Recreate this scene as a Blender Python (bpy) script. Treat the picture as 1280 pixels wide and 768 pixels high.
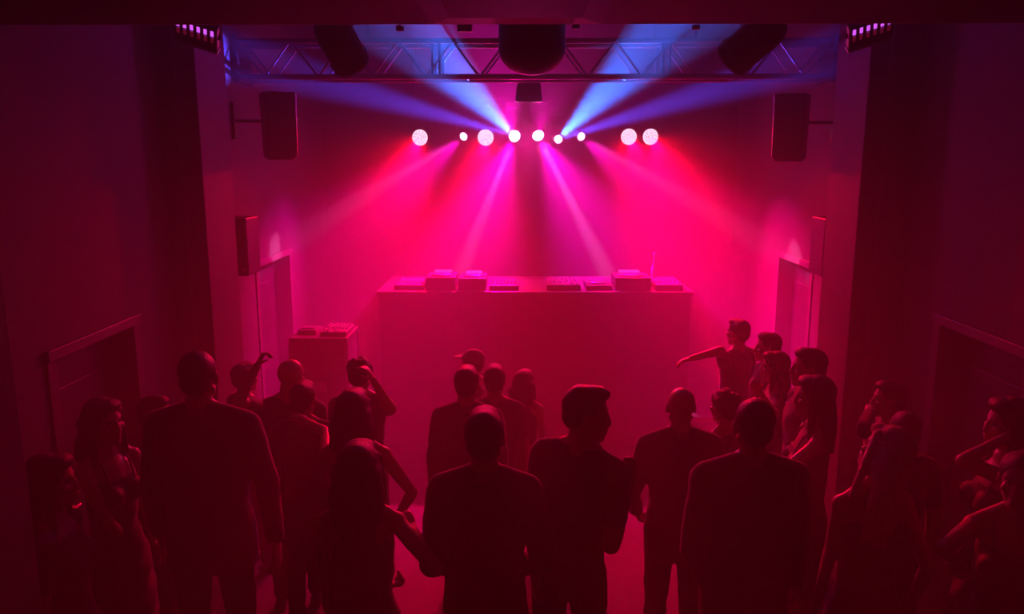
import bpy, bmesh, math, random
from mathutils import Vector, Matrix, Euler
random.seed(7)
V = Vector
R = math.radians
PI = math.pi
SC = bpy.context.scene
COL = SC.collection
for o in list(bpy.data.objects):
    bpy.data.objects.remove(o)

# ------------------------------------------------------------------ camera, world, haze, exposure
F = 1000.0                      # focal length in pixels of the 1280 px frame
PITCH = math.atan(189 / 1000)
YAW = math.atan(10 / 1000 * math.cos(PITCH))
EYE = V((0, 0, 2.95))
cam = bpy.data.cameras.new('camera')
cam.sensor_width = 36
cam.lens = 36 * F / 1280
cam.clip_start = .05
camo = bpy.data.objects.new('camera', cam)
COL.objects.link(camo)
camo.location = EYE
camo.rotation_euler = (PI / 2 - PITCH, 0, YAW)
SC.camera = camo

HAZE = .095
HAZE_G = .2
W = bpy.data.worlds.new('club_air')
SC.world = W
W.use_nodes = True
nt = W.node_tree
nt.nodes.clear()
wo = nt.nodes.new('ShaderNodeOutputWorld')
bg = nt.nodes.new('ShaderNodeBackground')
bg.inputs[0].default_value = (1, .02, .05, 1)
bg.inputs[1].default_value = 0.0
vs = nt.nodes.new('ShaderNodeVolumeScatter')
vs.inputs['Color'].default_value = (1, 1, 1, 1)
vs.inputs['Density'].default_value = HAZE
vs.inputs['Anisotropy'].default_value = HAZE_G
nt.links.new(bg.outputs[0], wo.inputs['Surface'])
nt.links.new(vs.outputs[0], wo.inputs['Volume'])

SC.view_settings.view_transform = 'Standard'
SC.view_settings.look = 'None'
SC.view_settings.exposure = 0
SC.view_settings.gamma = 1
SC.view_settings.use_curve_mapping = False
SC.cycles.volume_bounces = 0
SC.cycles.max_bounces = 4
SC.cycles.diffuse_bounces = 1
SC.cycles.glossy_bounces = 2
SC.cycles.sample_clamp_indirect = 4
SC.cycles.use_denoising = True

# light powers (W) and colours
RED_WASH = 760
RED_COL = (1, .0, .02)
MAG_WASH = 1500
MAG_COL = (1, .0, .55)
PINK_BEAM = 8000
PINK_COL = (1, .25, .95)
BLUE_BEAM = 20000
BLUE_COL = (.02, .14, 1)
GLARE = 3
HALO = 100

# ------------------------------------------------------------------ pixel -> ray helper (reads positions off the photo)
def ray(px, py):
    u = (px - 640) / F
    v = (384 - py) / F
    x, y, z = u, math.cos(PITCH) + v * math.sin(PITCH), -math.sin(PITCH) + v * math.cos(PITCH)
    c, s = math.cos(YAW), math.sin(YAW)
    return V((x * c - y * s, x * s + y * c, z))


def at(px, py, Y):
    r = ray(px, py)
    return EYE + r * (Y / r.y)


# ------------------------------------------------------------------ materials
MATS = {}


def mat(name, col, rough=.6, metal=0, spec=.5, noise=0, nscale=6, bump=0, bscale=40, stretch=(1, 1, 1), emit=None, estr=0, sheen=0):
    if name in MATS:
        return MATS[name]
    m = bpy.data.materials.new(name)
    m.use_nodes = True
    n = m.node_tree
    b = n.nodes['Principled BSDF']
    b.inputs['Base Color'].default_value = (*col, 1)
    b.inputs['Roughness'].default_value = rough
    b.inputs['Metallic'].default_value = metal
    b.inputs['Specular IOR Level'].default_value = spec
    if sheen:
        b.inputs['Sheen Weight'].default_value = sheen
    tc = n.nodes.new('ShaderNodeTexCoord')
    mp = n.nodes.new('ShaderNodeMapping')
    mp.inputs['Scale'].default_value = stretch
    n.links.new(tc.outputs['Object'], mp.inputs['Vector'])
    if noise:
        t = n.nodes.new('ShaderNodeTexNoise')
        t.inputs['Scale'].default_value = nscale
        t.inputs['Detail'].default_value = 4
        n.links.new(mp.outputs[0], t.inputs['Vector'])
        r = n.nodes.new('ShaderNodeValToRGB')
        r.color_ramp.elements[0].position = .3
        r.color_ramp.elements[1].position = .7
        r.color_ramp.elements[0].color = (*[c * (1 - noise) for c in col], 1)
        r.color_ramp.elements[1].color = (*[min(1, c * (1 + noise)) for c in col], 1)
        n.links.new(t.outputs['Fac'], r.inputs['Fac'])
        n.links.new(r.outputs[0], b.inputs['Base Color'])
    if bump:
        t = n.nodes.new('ShaderNodeTexNoise')
        t.inputs['Scale'].default_value = bscale
        t.inputs['Detail'].default_value = 3
        n.links.new(mp.outputs[0], t.inputs['Vector'])
        bp = n.nodes.new('ShaderNodeBump')
        bp.inputs['Strength'].default_value = bump
        bp.inputs['Distance'].default_value = .01
        n.links.new(t.outputs['Fac'], bp.inputs['Height'])
        n.links.new(bp.outputs[0], b.inputs['Normal'])
    if emit:
        b.inputs['Emission Color'].default_value = (*emit, 1)
        b.inputs['Emission Strength'].default_value = estr
    MATS[name] = m
    return m


WALLM = mat('wall_paint', (.062, .055, .052), .75, noise=.12, nscale=3, bump=.15, bscale=30)
DARKWALL = mat('dark_pier_paint', (.07, .06, .06), .7, noise=.1, bump=.1)
CEILM = mat('ceiling_paint', (.03, .027, .027), .8, noise=.1)
HEADM = mat('header_paint', (.035, .03, .03), .7, noise=.1)
FLOORM = mat('floor_vinyl', (.016, .014, .014), .6, spec=.25, noise=.3, nscale=5, bump=.05)
DOORM = mat('door_black', (.035, .03, .03), .5, noise=.1)
FRAMEM = mat('door_frame_paint', (.35, .33, .32), .45)
BLACK = mat('black_plastic', (.02, .02, .02), .45)
BLACKM = mat('black_metal', (.03, .03, .03), .35, metal=.6)
ALU = mat('aluminium', (.26, .26, .28), .4, metal=.85, noise=.08, nscale=20)
STEEL = mat('steel_edge', (.6, .6, .6), .3, metal=1)
GRILLE = mat('speaker_grille', (.03, .03, .03), .6, bump=.6, bscale=200)
BOOTHM = mat('booth_cloth', (.03, .027, .027), .8, noise=.15, nscale=3)
TOPM = mat('counter_laminate', (.07, .065, .065), .35, noise=.1, nscale=9)
GEAR = mat('gear_grey', (.12, .12, .12), .35)
KNOBM = mat('knob_white', (.5, .5, .5), .4)
SCREENM = mat('lit_display', (.1, .1, .1), .3, emit=(1, .1, .6), estr=.5)
CASEM = mat('case_board', (.07, .06, .06), .5, noise=.15)
GLASSM = mat('bottle_glass', (.35, .35, .35), .1, spec=.8)
CABLEM = mat('cable_rubber', (.03, .03, .03), .6)
SKIN = mat('skin', (.62, .40, .30), .38, noise=.06, nscale=12, spec=.5)
SKIN2 = mat('skin_tan', (.38, .23, .17), .45, noise=.06, nscale=12, spec=.5)
EYEM = mat('eye_dark', (.10, .08, .08), .2)
HAIRD = mat('hair_dark', (.03, .02, .018), .42, spec=.6, bump=.8, bscale=55, stretch=(3, 3, .35), noise=.3, nscale=30)
HAIRB = mat('hair_brown', (.10, .06, .04), .42, spec=.6, bump=.8, bscale=55, stretch=(3, 3, .35), noise=.3, nscale=30)
HAIRL = mat('hair_blonde', (.65, .48, .30), .36, spec=.6, bump=1, bscale=55, stretch=(3, 3, .3), noise=.35, nscale=30)
SUIT = mat('suit_wool', (.022, .02, .024), .85, noise=.1, nscale=40, bump=.15, bscale=14, sheen=.7)
SUIT2 = mat('suit_charcoal', (.05, .045, .05), .85, noise=.1, nscale=40, bump=.15, bscale=14, sheen=.7)
TEE = mat('tshirt_black', (.035, .03, .03), .9, sheen=.7, bump=.25, bscale=9)
TEE2 = mat('shirt_grey', (.16, .14, .14), .9, bump=.25, bscale=9)
DRESS = mat('dress_black', (.03, .025, .028), .6, sheen=.5, bump=.2, bscale=8)
DRESS2 = mat('dress_satin', (.14, .10, .11), .4, bump=.25, bscale=8)
TROUS = mat('trouser_black', (.025, .022, .025), .9, bump=.2, bscale=8)
SHIRTW = mat('collar_white', (.4, .4, .4), .8)
SHOEM = mat('shoe_leather', (.02, .02, .02), .35)
SPARK = mat('bracelet_metal', (.8, .8, .8), .15, metal=1)
CAPM = mat('cap_cloth', (.3, .28, .28), .8)
LENSW = mat('lens_hot', (1, 1, 1), .3, emit=(1, .75, 1), estr=30)
LENSP = mat('lens_pink', (1, 1, 1), .3, emit=(1, .45, .95), estr=9)
LEDP = mat('led_pixels', (1, 1, 1), .3, emit=(1, .68, .88), estr=3.2)
LEDBACK = mat('led_reflector', (.1, .1, .1), .3, emit=(1, .05, .5), estr=.1)
LEDV = mat('led_violet', (1, 1, 1), .3, emit=(.7, .10, 1), estr=1.6)
LEDV2 = mat('led_dim_red', (1, 1, 1), .3, emit=(.9, .02, .1), estr=.10)


# ------------------------------------------------------------------ mesh builder
class MB:
    def __init__(s):
        s.v = []
        s.f = []
        s.M = Matrix.Identity(4)

    def add(s, vs_, fs_):
        b = len(s.v)
        s.v += [s.M @ V(p) for p in vs_]
        s.f += [[b + i for i in q] for q in fs_]

    def box(s, c, d, rot=None):
        c = V(c)
        m = rot.to_matrix() if isinstance(rot, Euler) else (rot or Matrix.Identity(3))
        vs_ = [c + m @ V((sx * d[0] / 2, sy * d[1] / 2, sz * d[2] / 2)) for sx in (-1, 1) for sy in (-1, 1) for sz in (-1, 1)]
        s.add(vs_, [(0, 1, 3, 2), (4, 6, 7, 5), (0, 4, 5, 1), (2, 3, 7, 6), (0, 2, 6, 4), (1, 5, 7, 3)])

    def span(s, a, b):
        s.box([(a[i] + b[i]) / 2 for i in range(3)], [abs(b[i] - a[i]) for i in range(3)])

    def rings(s, rs, closed=True):
        n = len(rs[0])
        vs_ = [p for r in rs for p in r]
        fs_ = []
        for i in range(len(rs) - 1):
            for j in range(n):
                fs_.append((i * n + j, i * n + (j + 1) % n, (i + 1) * n + (j + 1) % n, (i + 1) * n + j))
        if closed:
            fs_.append(tuple(reversed(range(n))))
            fs_.append(tuple((len(rs) - 1) * n + j for j in range(n)))
        s.add(vs_, fs_)

    def loft(s, secs, n=20):
        """secs: (centre, rx, ry[, squareness]) horizontal rings from low to high"""
        rs = []
        for q in secs:
            c, rx, ry = V(q[0]), q[1], q[2]
            e = q[3] if len(q) > 3 else 1
            r = []
            for j in range(n):
                a = 2 * PI * j / n
                ca, sa = math.cos(a), math.sin(a)
                r.append(c + V((rx * math.copysign(abs(ca) ** e, ca), ry * math.copysign(abs(sa) ** e, sa), 0)))
            rs.append(r)
        s.rings(rs)

    def lathe(s, p0, axis, prof, n=20):
        """prof: (distance along axis, radius)"""
        p0 = V(p0)
        axis = V(axis).normalized()
        q = axis.to_track_quat('Z', 'Y')
        rs = []
        for t, r in prof:
            rs.append([p0 + q @ V((r * math.cos(2 * PI * j / n), r * math.sin(2 * PI * j / n), t)) for j in range(n)])
        s.rings(rs)

    def cap(s, p0, p1, r0, r1, n=12):
        p0, p1 = V(p0), V(p1)
        L = (p1 - p0).length
        if L < 1e-6:
            return s.ell(p0, (r0,) * 3)
        pr = [(-r0 * math.cos(a), max(r0 * math.sin(a), r0 * .02)) for a in (0.05, .5, 1.0, 1.57)]
        pr += [(L + r1 * math.sin(a), max(r1 * math.cos(a), r1 * .02)) for a in (0, .55, 1.05, 1.52)]
        s.lathe(p0, p1 - p0, pr, n)

    def tube(s, pts, r, n=10):
        for a, b in zip(pts, pts[1:]):
            s.cap(a, b, r, r, n)

    def cyl(s, p0, p1, r, n=20):
        s.lathe(p0, V(p1) - V(p0), [(0, r), ((V(p1) - V(p0)).length, r)], n)

    def ell(s, c, r, rot=None, n=16, m=10):
        c = V(c)
        rot = rot.to_matrix() if isinstance(rot, Euler) else (rot or Matrix.Identity(3))
        rs = []
        for i in range(m + 1):
            t = -PI / 2 + PI * i / m
            t = max(-PI / 2 + .03, min(PI / 2 - .03, t))
            rs.append([c + rot @ V((r[0] * math.cos(t) * math.cos(2 * PI * j / n), r[1] * math.cos(t) * math.sin(2 * PI * j / n), r[2] * math.sin(t))) for j in range(n)])
        s.rings(rs)

    def prism(s, pts, y0, y1):
        """pts (x, z) outline extruded along y"""
        n = len(pts)
        vs_ = [(p[0], y0, p[1]) for p in pts] + [(p[0], y1, p[1]) for p in pts]
        fs_ = [tuple(range(n)), tuple(reversed(range(n, 2 * n)))] + [(i, i + n, (i + 1) % n + n, (i + 1) % n) for i in range(n)]
        s.add(vs_, fs_)

    def mesh(s, name):
        me = bpy.data.meshes.new(name)
        me.from_pydata([tuple(p) for p in s.v], [], s.f)
        bm = bmesh.new()
        bm.from_mesh(me)
        bmesh.ops.recalc_face_normals(bm, faces=bm.faces)
        bm.to_mesh(me)
        bm.free()
        return me

    def build(s, name, m, parent=None, bevel=0, smooth=False):
        me = s.mesh(name)
        o = bpy.data.objects.new(name, me)
        me.materials.append(m)
        COL.objects.link(o)
        if parent:
            o.parent = parent
        if bevel:
            md = o.modifiers.new('bevel', 'BEVEL')
            md.width = bevel
            md.segments = 2
            md.limit_method = 'ANGLE'
        if smooth:
            me.shade_smooth()
            me.set_sharp_from_angle(angle=R(40))
        return o

    def organic(s, name, m, parent=None, voxel=.008, it=3, warp=None):
        me = s.mesh(name + '_rough')
        o = bpy.data.objects.new(name, me)
        COL.objects.link(o)
        md = o.modifiers.new('r', 'REMESH')
        md.mode = 'VOXEL'
        md.voxel_size = voxel
        if it:
            sm = o.modifiers.new('s', 'SMOOTH')
            sm.iterations = it
            sm.factor = .5
        dg = bpy.context.evaluated_depsgraph_get()
        dg.update()
        ev = o.evaluated_get(dg)
        new = bpy.data.meshes.new_from_object(ev, depsgraph=dg)
        o.modifiers.clear()
        o.data = new
        new.name = name
        bpy.data.meshes.remove(me)
        new.materials.clear()
        new.materials.append(m)
        if warp:
            for v in new.vertices:
                w_ = warp(v.co)
                if w_ is not None:
                    v.co = w_
        new.shade_smooth()
        if parent:
            o.parent = parent
        return o


def tag(o, label=None, cat=None, group=None, kind=None):
    if label:
        o['label'] = label
    if cat:
        o['category'] = cat
    if group:
        o['group'] = group
    if kind:
        o['kind'] = kind
    return o


def empty(name, loc, rz=0, sc=1):
    o = bpy.data.objects.new(name, None)
    COL.objects.link(o)
    o.location = loc
    o.rotation_euler = (0, 0, rz)
    o.scale = (sc, sc, sc)
    o.empty_display_size = .1
    return o


def copy_tree(o, parent=None):
    c = o.copy()
    COL.objects.link(c)
    c.parent = parent
    for ch in list(o.children):
        copy_tree(ch, c)
    return c


def spot(name, loc, target, power, col, angle, blend=.4, size=.03, parent=None):
    l = bpy.data.lights.new(name, 'SPOT')
    l.energy = power
    l.color = col
    l.spot_size = R(angle)
    l.spot_blend = blend
    l.shadow_soft_size = size
    o = bpy.data.objects.new(name, l)
    COL.objects.link(o)
    loc, target = V(loc), V(target)
    q = (target - loc).to_track_quat('-Z', 'Y')
    if parent:
        # parent keeps only a translation here
        o.parent = parent
        o.location = loc - parent.location
    else:
        o.location = loc
    o.rotation_euler = q.to_euler()
    return o


# ------------------------------------------------------------------ the room
XL, XR = -2.42, 2.65
YB = 10.0
ZC = 4.7
Y0 = -.6


def struct(name, mb, m, bevel=0, parent=None):
    o = mb.build(name, m, parent, bevel)
    if parent is None:
        tag(o, kind='structure')
    return o


b = MB(); b.span((XL - .3, Y0, -.1), (XR + .3, YB + .2, 0)); struct('floor', b, FLOORM)
b = MB(); b.span((XL - .3, 3.3, ZC), (XR + .3, YB + .2, ZC + .1)); struct('ceiling', b, CEILM)
b = MB(); b.span((XL - .3, YB, 0), (XR + .3, YB + .2, ZC)); struct('wall_back', b, mat('back_drape', (.02, .018, .018), .9, noise=.1, bump=.3, bscale=6, stretch=(4, 4, .3)))


def side_wall(name, x, sgn, doors):
    """wall from Y0 to YB at x with door openings; sgn is the direction into the wall"""
    bb = MB()
    y = Y0
    for a, c, h in doors:
        bb.span((x, y, 0), (x + sgn * .3, a, ZC))
        bb.span((x, a, h), (x + sgn * .3, c, ZC))
        bb.span((x + sgn * .22, a, 0), (x + sgn * .3, c, h))
        y = c
    bb.span((x, y, 0), (x + sgn * .3, YB, ZC))
    return struct(name, bb, WALLM)


DL = [(3.98, 4.89, 1.93), (7.27, 8.33, 1.96)]
DR = [(4.05, 4.97, 1.93), (7.22, 8.15, 1.96)]
side_wall('wall_left', XL, -1, DL)
side_wall('wall_right', XR, 1, DR)
k = 1
for x, sgn, ds in ((XL, -1, DL), (XR, 1, DR)):
    for a, c, h in ds:
        bb = MB()
        bb.span((x + sgn * .14, a + .05, .01), (x + sgn * .18, c - .05, h - .05))
        for z0, z1 in ((.2, .85), (1.0, h - .25)):      # raised panels on the leaf
            bb.span((x + sgn * .13, a + .18, z0), (x + sgn * .15, c - .18, z1))
        d = struct('door_%d' % k, bb, DOORM, .006)
        fr = MB()
        fr.span((x - sgn * .025, a - .05, h - .02), (x + sgn * .2, c + .05, h + .04))
        fr.span((x - sgn * .012, a - .05, 0), (x + sgn * .2, a + .03, h))
        fr.span((x - sgn * .012, c - .03, 0), (x + sgn * .2, c + .05, h))
        fr.build('door_frame', mat('frame_brown', (.13, .11, .11), .45), d, .004)
        hn = MB()
        hy = a + .14
        hn.cap((x + sgn * .13, hy, 1.0), (x + sgn * .08, hy, 1.0), .01, .01)
        hn.cap((x + sgn * .08, hy, 1.0), (x + sgn * .08, hy + .12, 1.0), .01, .009)
        hn.build('door_handle', STEEL, d, smooth=True)
        k += 1
# piers that narrow the room in front of the stage, with a shallow rebate on the stage side
b = MB(); b.span((XL, 5.57, 0), (-2.19, 6.15, ZC)); b.span((XL, 5.50, 0), (-2.30, 5.57, ZC)); struct('column', b, DARKWALL, .008)
b = MB(); b.span((XR, 5.57, 0), (2.335, 6.15, ZC)); b.span((XR, 5.50, 0), (2.45, 5.57, ZC)); struct('column', b, DARKWALL, .008)
b = MB(); b.span((XL, 2.45, 0), (-1.77, 2.7, 3.5)); struct('column', b, DARKWALL, .01)
# skirting along the side walls
for nm, x, sgn, ds in (('baseboard_left', XL, 1, DL), ('baseboard_right', XR, -1, DR)):
    b = MB()
    y = 1.0
    for a, c, h in ds:
        for y0_, y1_ in ([(y, 5.49), (6.16, a - .06)] if y < 5.5 < a else [(y, a - .06)]):
            b.span((x, y0_, 0), (x + sgn * .018, y1_, .12))
        y = c + .06
    b.span((x, y, 0), (x + sgn * .018, YB, .12))
    struct(nm, b, DARKWALL)
# low header beam near the balcony with the shallow notch in the middle of its lower edge
yh0, yh1 = 2.3, 3.4
zb = at(643, 30, yh1).z
zn = at(643, 22.5, yh1).z
xa, xb, xc_, xd = at(540, 30, yh1).x, at(562, 30, yh1).x, at(728, 30, yh1).x, at(752, 30, yh1).x
pts = [(XL, zb), (xa, zb), (xb, zn), (xc_, zn), (xd, zb), (XR, zb), (XR, ZC + .1), (XL, ZC + .1)]
b = MB(); b.prism(pts, yh0, yh1); struct('beam', b, HEADM)
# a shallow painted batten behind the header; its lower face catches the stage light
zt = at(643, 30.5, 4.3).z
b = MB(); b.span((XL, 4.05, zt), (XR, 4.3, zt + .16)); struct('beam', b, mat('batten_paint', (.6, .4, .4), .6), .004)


# ------------------------------------------------------------------ truss
def truss():
    ty, tz, s_ = 7.0, at(643, 96, 7.0).z, .29
    x0, x1 = XL + .03, XR - .03
    root = empty('lighting_truss', ((x0 + x1) / 2, ty + s_ / 2, tz + s_ / 2))
    tag(root, 'aluminium box truss spanning the stage below the ceiling', 'truss')
    ox, oy, oz = root.location
    for dy in (0, s_):
        for dz in (0, s_):
            m = MB(); m.cyl((x0 - ox, ty + dy - oy, tz + dz - oz), (x1 - ox, ty + dy - oy, tz + dz - oz), .024, 12)
            m.build('chord', ALU, root, smooth=True)
    joints = [at(545, 75, 7).x, at(832, 75, 7).x]
    for xj in joints:
        for dx in (-.03, .03):
            for dy in (0, s_):
                m = MB(); m.cyl((xj + dx - ox, ty + dy - oy, tz - oz), (xj + dx - ox, ty + dy - oy, tz + s_ - oz), .014, 10)
                m.build('upright', ALU, root, smooth=True)
    nseg = 22
    for i in range(nseg):
        xa_ = x0 + (x1 - x0) * i / nseg
        xb_ = x0 + (x1 - x0) * (i + 1) / nseg
        za, zb_ = (tz, tz + s_) if i % 2 else (tz + s_, tz)
        for dy in (0, s_):
            m = MB(); m.cyl((xa_ - ox, ty + dy - oy, za - oz), (xb_ - ox, ty + dy - oy, zb_ - oz), .009, 8)
            m.build('brace', ALU, root, smooth=True)
    for i in range(0, nseg, 2):
        xa_ = x0 + (x1 - x0) * (i + .5) / nseg
        m = MB(); m.cyl((xa_ - ox, ty - oy, tz - oz), (xa_ - ox, ty + s_ - oy, tz - oz), .009, 8)
        m.build('cross_brace', ALU, root, smooth=True)
    for xq in (x0, x1):
        m = MB(); m.box((xq - ox, ty + s_ / 2 - oy, tz + s_ / 2 - oz), (.03, .38, .38)); m.build('end_plate', BLACKM, root)
    for xq in (-1.3, 1.5):
        m = MB(); m.cyl((xq - ox, ty + s_ / 2 - oy, tz + s_ - oz), (xq - ox, ty + s_ / 2 - oy, ZC - oz), .012, 8); m.build('hanger', BLACKM, root)


truss()

# ------------------------------------------------------------------ lamp pipe and the lamps on it
LY = 9.2
LZ = at(643, 172, LY).z
m = MB(); m.cyl((-1.7, LY + .12, LZ + .45), (2.0, LY + .12, LZ + .45), .024, 14)
for x in (-1.2, .15, 1.5):
    m.cyl((x, LY + .12, LZ + .45), (x, LY + .12, ZC), .012, 8)
tag(m.build('lamp_pipe', BLACKM, smooth=True), 'horizontal pipe carrying the row of stage lamps', 'pipe')


def moving_head(px, py, aim, label, hot=True, dy=0):
    kk = 1.35 if hot else 1.0
    """lamp in a yoke; aim is a world point"""
    c = at(px, py, LY + dy)
    root = empty('moving_head_lamp', c)
    tag(root, label, 'stage light', 'moving head lamps in the bright row over the booth')
    d = (V(aim) - c).normalized()
    m = MB(); m.box((0, .12, .34), (.2, .16, .08)); m.build('base', BLACK, root, .01)
    m = MB()
    m.box((0, .12, .285), (.20, .06, .03)); m.box((-.095, .12, .17), (.02, .05, .24)); m.box((.095, .12, .17), (.02, .05, .24))
    m.build('yoke', BLACK, root, .006)
    back = V((0, .12, .06)) * 0 - d * .20
    m = MB(); m.lathe(back, d, [(-.03, .03 * kk), (-.02, .055 * kk), (.03, .068 * kk), (.13, .07 * kk), (.17, .062 * kk), (.19, .055 * kk)], 20)
    m.build('head', BLACK, root, smooth=True)
    m = MB(); m.lathe(-d * .012, d, [(0, .046 * kk), (.008, .044 * kk), (.018, .03 * kk), (.022, .005)], 20)
    m.build('lens', LENSW if hot else LENSP, root, smooth=True)
    return root, c, d


def beam(root, c, tgt, power, col, ang, blend=.5, size=.03, off=.05):
    d = (V(tgt) - c).normalized()
    return spot('lamp_beam', c + d * off, tgt, power, col, ang, blend, size, root)


# pixel aims: where the middle of every beam crosses a nearer plane
A1 = at(505, 28, 6.3)
A1b = at(296, 72, 6.75)
A2 = at(842, 28, 6.3)
A2b = at(1020, 72, 6.75)
r1, c1, _ = moving_head(579, 171, at(420, 262, 7.2), 'small white-hot moving lamp, leftmost of the five bare lamps, beam down to the left', False)
beam(r1, c1, at(440, 256, 8.35), PINK_BEAM * .12, PINK_COL, 8)
beam(r1, c1, at(490, 250, 8.7), MAG_WASH * .8, MAG_COL, 48, 1)
r2, c2, _ = moving_head(643, 170, at(560, 100, 7.2), 'flaring moving lamp throwing blue beams up left and a pink beam down')
beam(r2, c2, A1, BLUE_BEAM, BLUE_COL, 13, .8)
beam(r2, c2, A1b, BLUE_BEAM * .55, (.06, .05, 1), 9, .9)
beam(r2, c2, at(430, 60, 7.0), BLUE_BEAM * .008, (.12, .0, 1), 30, 1)  # extra wide blue fill, added to tint the haze between the two beams
beam(r2, c2, at(608, 260, 9.1), PINK_BEAM * .7, PINK_COL, 8)
beam(r2, c2, at(600, 280, 8.75), MAG_WASH * 1.7, MAG_COL, 60, 1)
beam(r2, c2, at(600, 20, 8.8), MAG_WASH * .45, MAG_COL, 84, 1)
beam(r2, c2, c2 + V((0, -1, 0)), GLARE, (1, .2, 1), 20, 1)  # added weak light imitating bloom around the lens
beam(r2, c2, c2 + V((-.25, -1, -.5)), HALO, (1, 0, .3), 172, .3)  # added wide light that fills the haze around the lamp with magenta
r3, c3, _ = moving_head(673, 170, at(740, 300, 7.4), 'flaring moving lamp right beside the dome, beam falling to the right')
beam(r3, c3, at(718, 260, 9.1), PINK_BEAM * .7, PINK_COL, 8)
beam(r3, c3, at(735, 280, 8.75), MAG_WASH * 1.7, MAG_COL, 60, 1)
beam(r3, c3, at(700, 20, 8.8), MAG_WASH * .45, MAG_COL, 84, 1)
beam(r3, c3, c3 + V((0, -1, 0)), GLARE, (1, .2, 1), 20, 1)  # same added bloom light for this lens
beam(r3, c3, c3 + V((.25, -1, -.5)), HALO, (1, 0, .3), 172, .3)  # second added halo light, fills the haze and is no real beam
r4, c4, _ = moving_head(698, 174, at(770, 100, 7.2), 'small moving lamp throwing two blue beams up to the right', False)
beam(r4, c4, A2, BLUE_BEAM, BLUE_COL, 13, .8)
beam(r4, c4, A2b, BLUE_BEAM * .55, (.06, .05, 1), 9, .9)
beam(r4, c4, at(900, 60, 7.0), BLUE_BEAM * .008, (.12, .0, 1), 30, 1)  # added blue fill for the right-hand haze, not a separate beam
r5, c5, _ = moving_head(727, 171, at(880, 240, 7.2), 'rightmost small white-hot moving lamp, beam down to the right', False)
beam(r5, c5, at(866, 252, 8.35), PINK_BEAM * .12, PINK_COL, 8)
beam(r5, c5, at(820, 250, 8.7), MAG_WASH * .8, MAG_COL, 48, 1)


def led_par(px, py, aim, label, power):
    c = at(px, py, LY + .02)
    root = empty('led_par_lamp', c)
    tag(root, label, 'stage light', 'round LED lamps over the booth')
    d = V((aim[0] * .09, -1, -.08)).normalized()
    q = d.to_track_quat('Z', 'Y')
    m = MB(); m.lathe(-d * .20, d, [(0, .05), (.01, .085), (.06, .098), (.20, .102), (.215, .105), (.215, .097), (.20, .094)], 28); m.build('housing', BLACK, root, smooth=True)
    m = MB(); m.lathe(-d * .004, d, [(0, .094), (.004, .094)], 28); m.build('reflector', LEDBACK, root)
    m = MB(); m.lathe(d * .001, d, [(0, .088), (.004, .086)], 28); disc = m.build('led_disc', LEDP, root)
    m = MB()
    for rr, nn in ((.022, 5), (.045, 9), (.068, 13)):
        for j in range(nn):
            a = 2 * PI * (j + random.uniform(-.2, .2)) / nn + rr * 9
            p = q @ V((rr * math.cos(a), rr * math.sin(a), .003))
            m.lathe(p, d, [(0, .0092), (.004, .0088)], 6)
    m.build('led_gaps', LEDBACK, disc)
    m = MB()
    m.box((0, .08, .38), (.06, .05, .05))
    m.tube([V((-.108, .06, 0)), V((-.108, .08, .30)), V((0, .09, .36)), V((.108, .08, .30)), V((.108, .06, 0))], .008)
    m.build('bracket', BLACKM, root, smooth=True)
    spot('lamp_beam', c + d * .03, aim, power, RED_COL, 68, 1.0, .01, root)
    spot('lamp_glow', c + d * .03, at(px + (px - 650) * .2, 240, 8.8), MAG_WASH * 1.5, (1, 0, .07), 72, 1.0, .01, root)
    return root


led_par(525, 172, (-1.6, 5.2, 1.0), 'leftmost round LED lamp with a dotted face', RED_WASH)
led_par(607, 172, (-.5, 5.2, 1.0), 'round LED lamp between the two left moving lamps', RED_WASH)
led_par(786, 171, (.9, 5.2, 1.0), 'inner one of the two round LED lamps side by side', RED_WASH)
led_par(813, 171, (2.0, 5.2, 1.0), 'outer one of the two round LED lamps side by side', RED_WASH)


# ------------------------------------------------------------------ hanging fixtures in front of the truss
def par_can(p_tail, p_front, Y, r, label):
    a, c = at(*p_tail, Y - .05), at(*p_front, Y + .14)
    root = empty('par_can', a)
    tag(root, label, 'stage light', 'black can lights hanging from the header')
    d = (c - a)
    L = d.length
    d.normalize()
    m = MB(); m.lathe((0, 0, 0), d, [(-.05, r * .35), (-.04, r * .7), (.0, r * .92), (.05, r), (L * .8, r), (L * .81, r * 1.06), (L * .86, r * 1.06), (L * .87, r), (L, r), (L, r * .9), (L * .85, r * .88)], 32)
    m.build('housing', BLACK, root, smooth=True)
    m = MB(); m.lathe(d * (L - .03), d, [(0, r * .86), (.008, r * .86)], 32); m.build('lens', mat('dark_lens', (.03, .03, .035), .4, spec=.3), root)
    m = MB(); m.lathe(d * (L - .012), d, [(0, r * 1.01), (.0, r * 1.05), (.014, r * 1.05), (.014, r * 1.01)], 32); m.build('rim', mat('dark_rim', (.25, .25, .25), .25, metal=.8), root, smooth=True)
    side = d.cross(V((0, 1, 0))).normalized()
    mid = d * (L * .45)
    top = mid + V((0, 0, r + .22))
    m = MB()
    yv = V((0, 1, 0))
    m.tube([mid - yv * (r + .02), mid - yv * (r + .02) + V((0, 0, r + .12)), top, mid + yv * (r + .02) + V((0, 0, r + .12)), mid + yv * (r + .02)], .01)
    m.cap(top, V((top.x, top.y, ZC - a.z)), .012, .012)
    m.build('yoke', BLACKM, root, smooth=True)
    m = MB()
    pp = d * (L * .62) + V((0, 0, r))
    sx = 1 if d.x > 0 else -1
    m.tube([pp, pp + V((.05 * sx, 0, .02)), pp + V((.12 * sx, 0, .07)), pp + V((.18 * sx, 0, .10)), pp + V((.24 * sx, 0, .2))], .006)
    m.build('cable', CABLEM, root, smooth=True)


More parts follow.
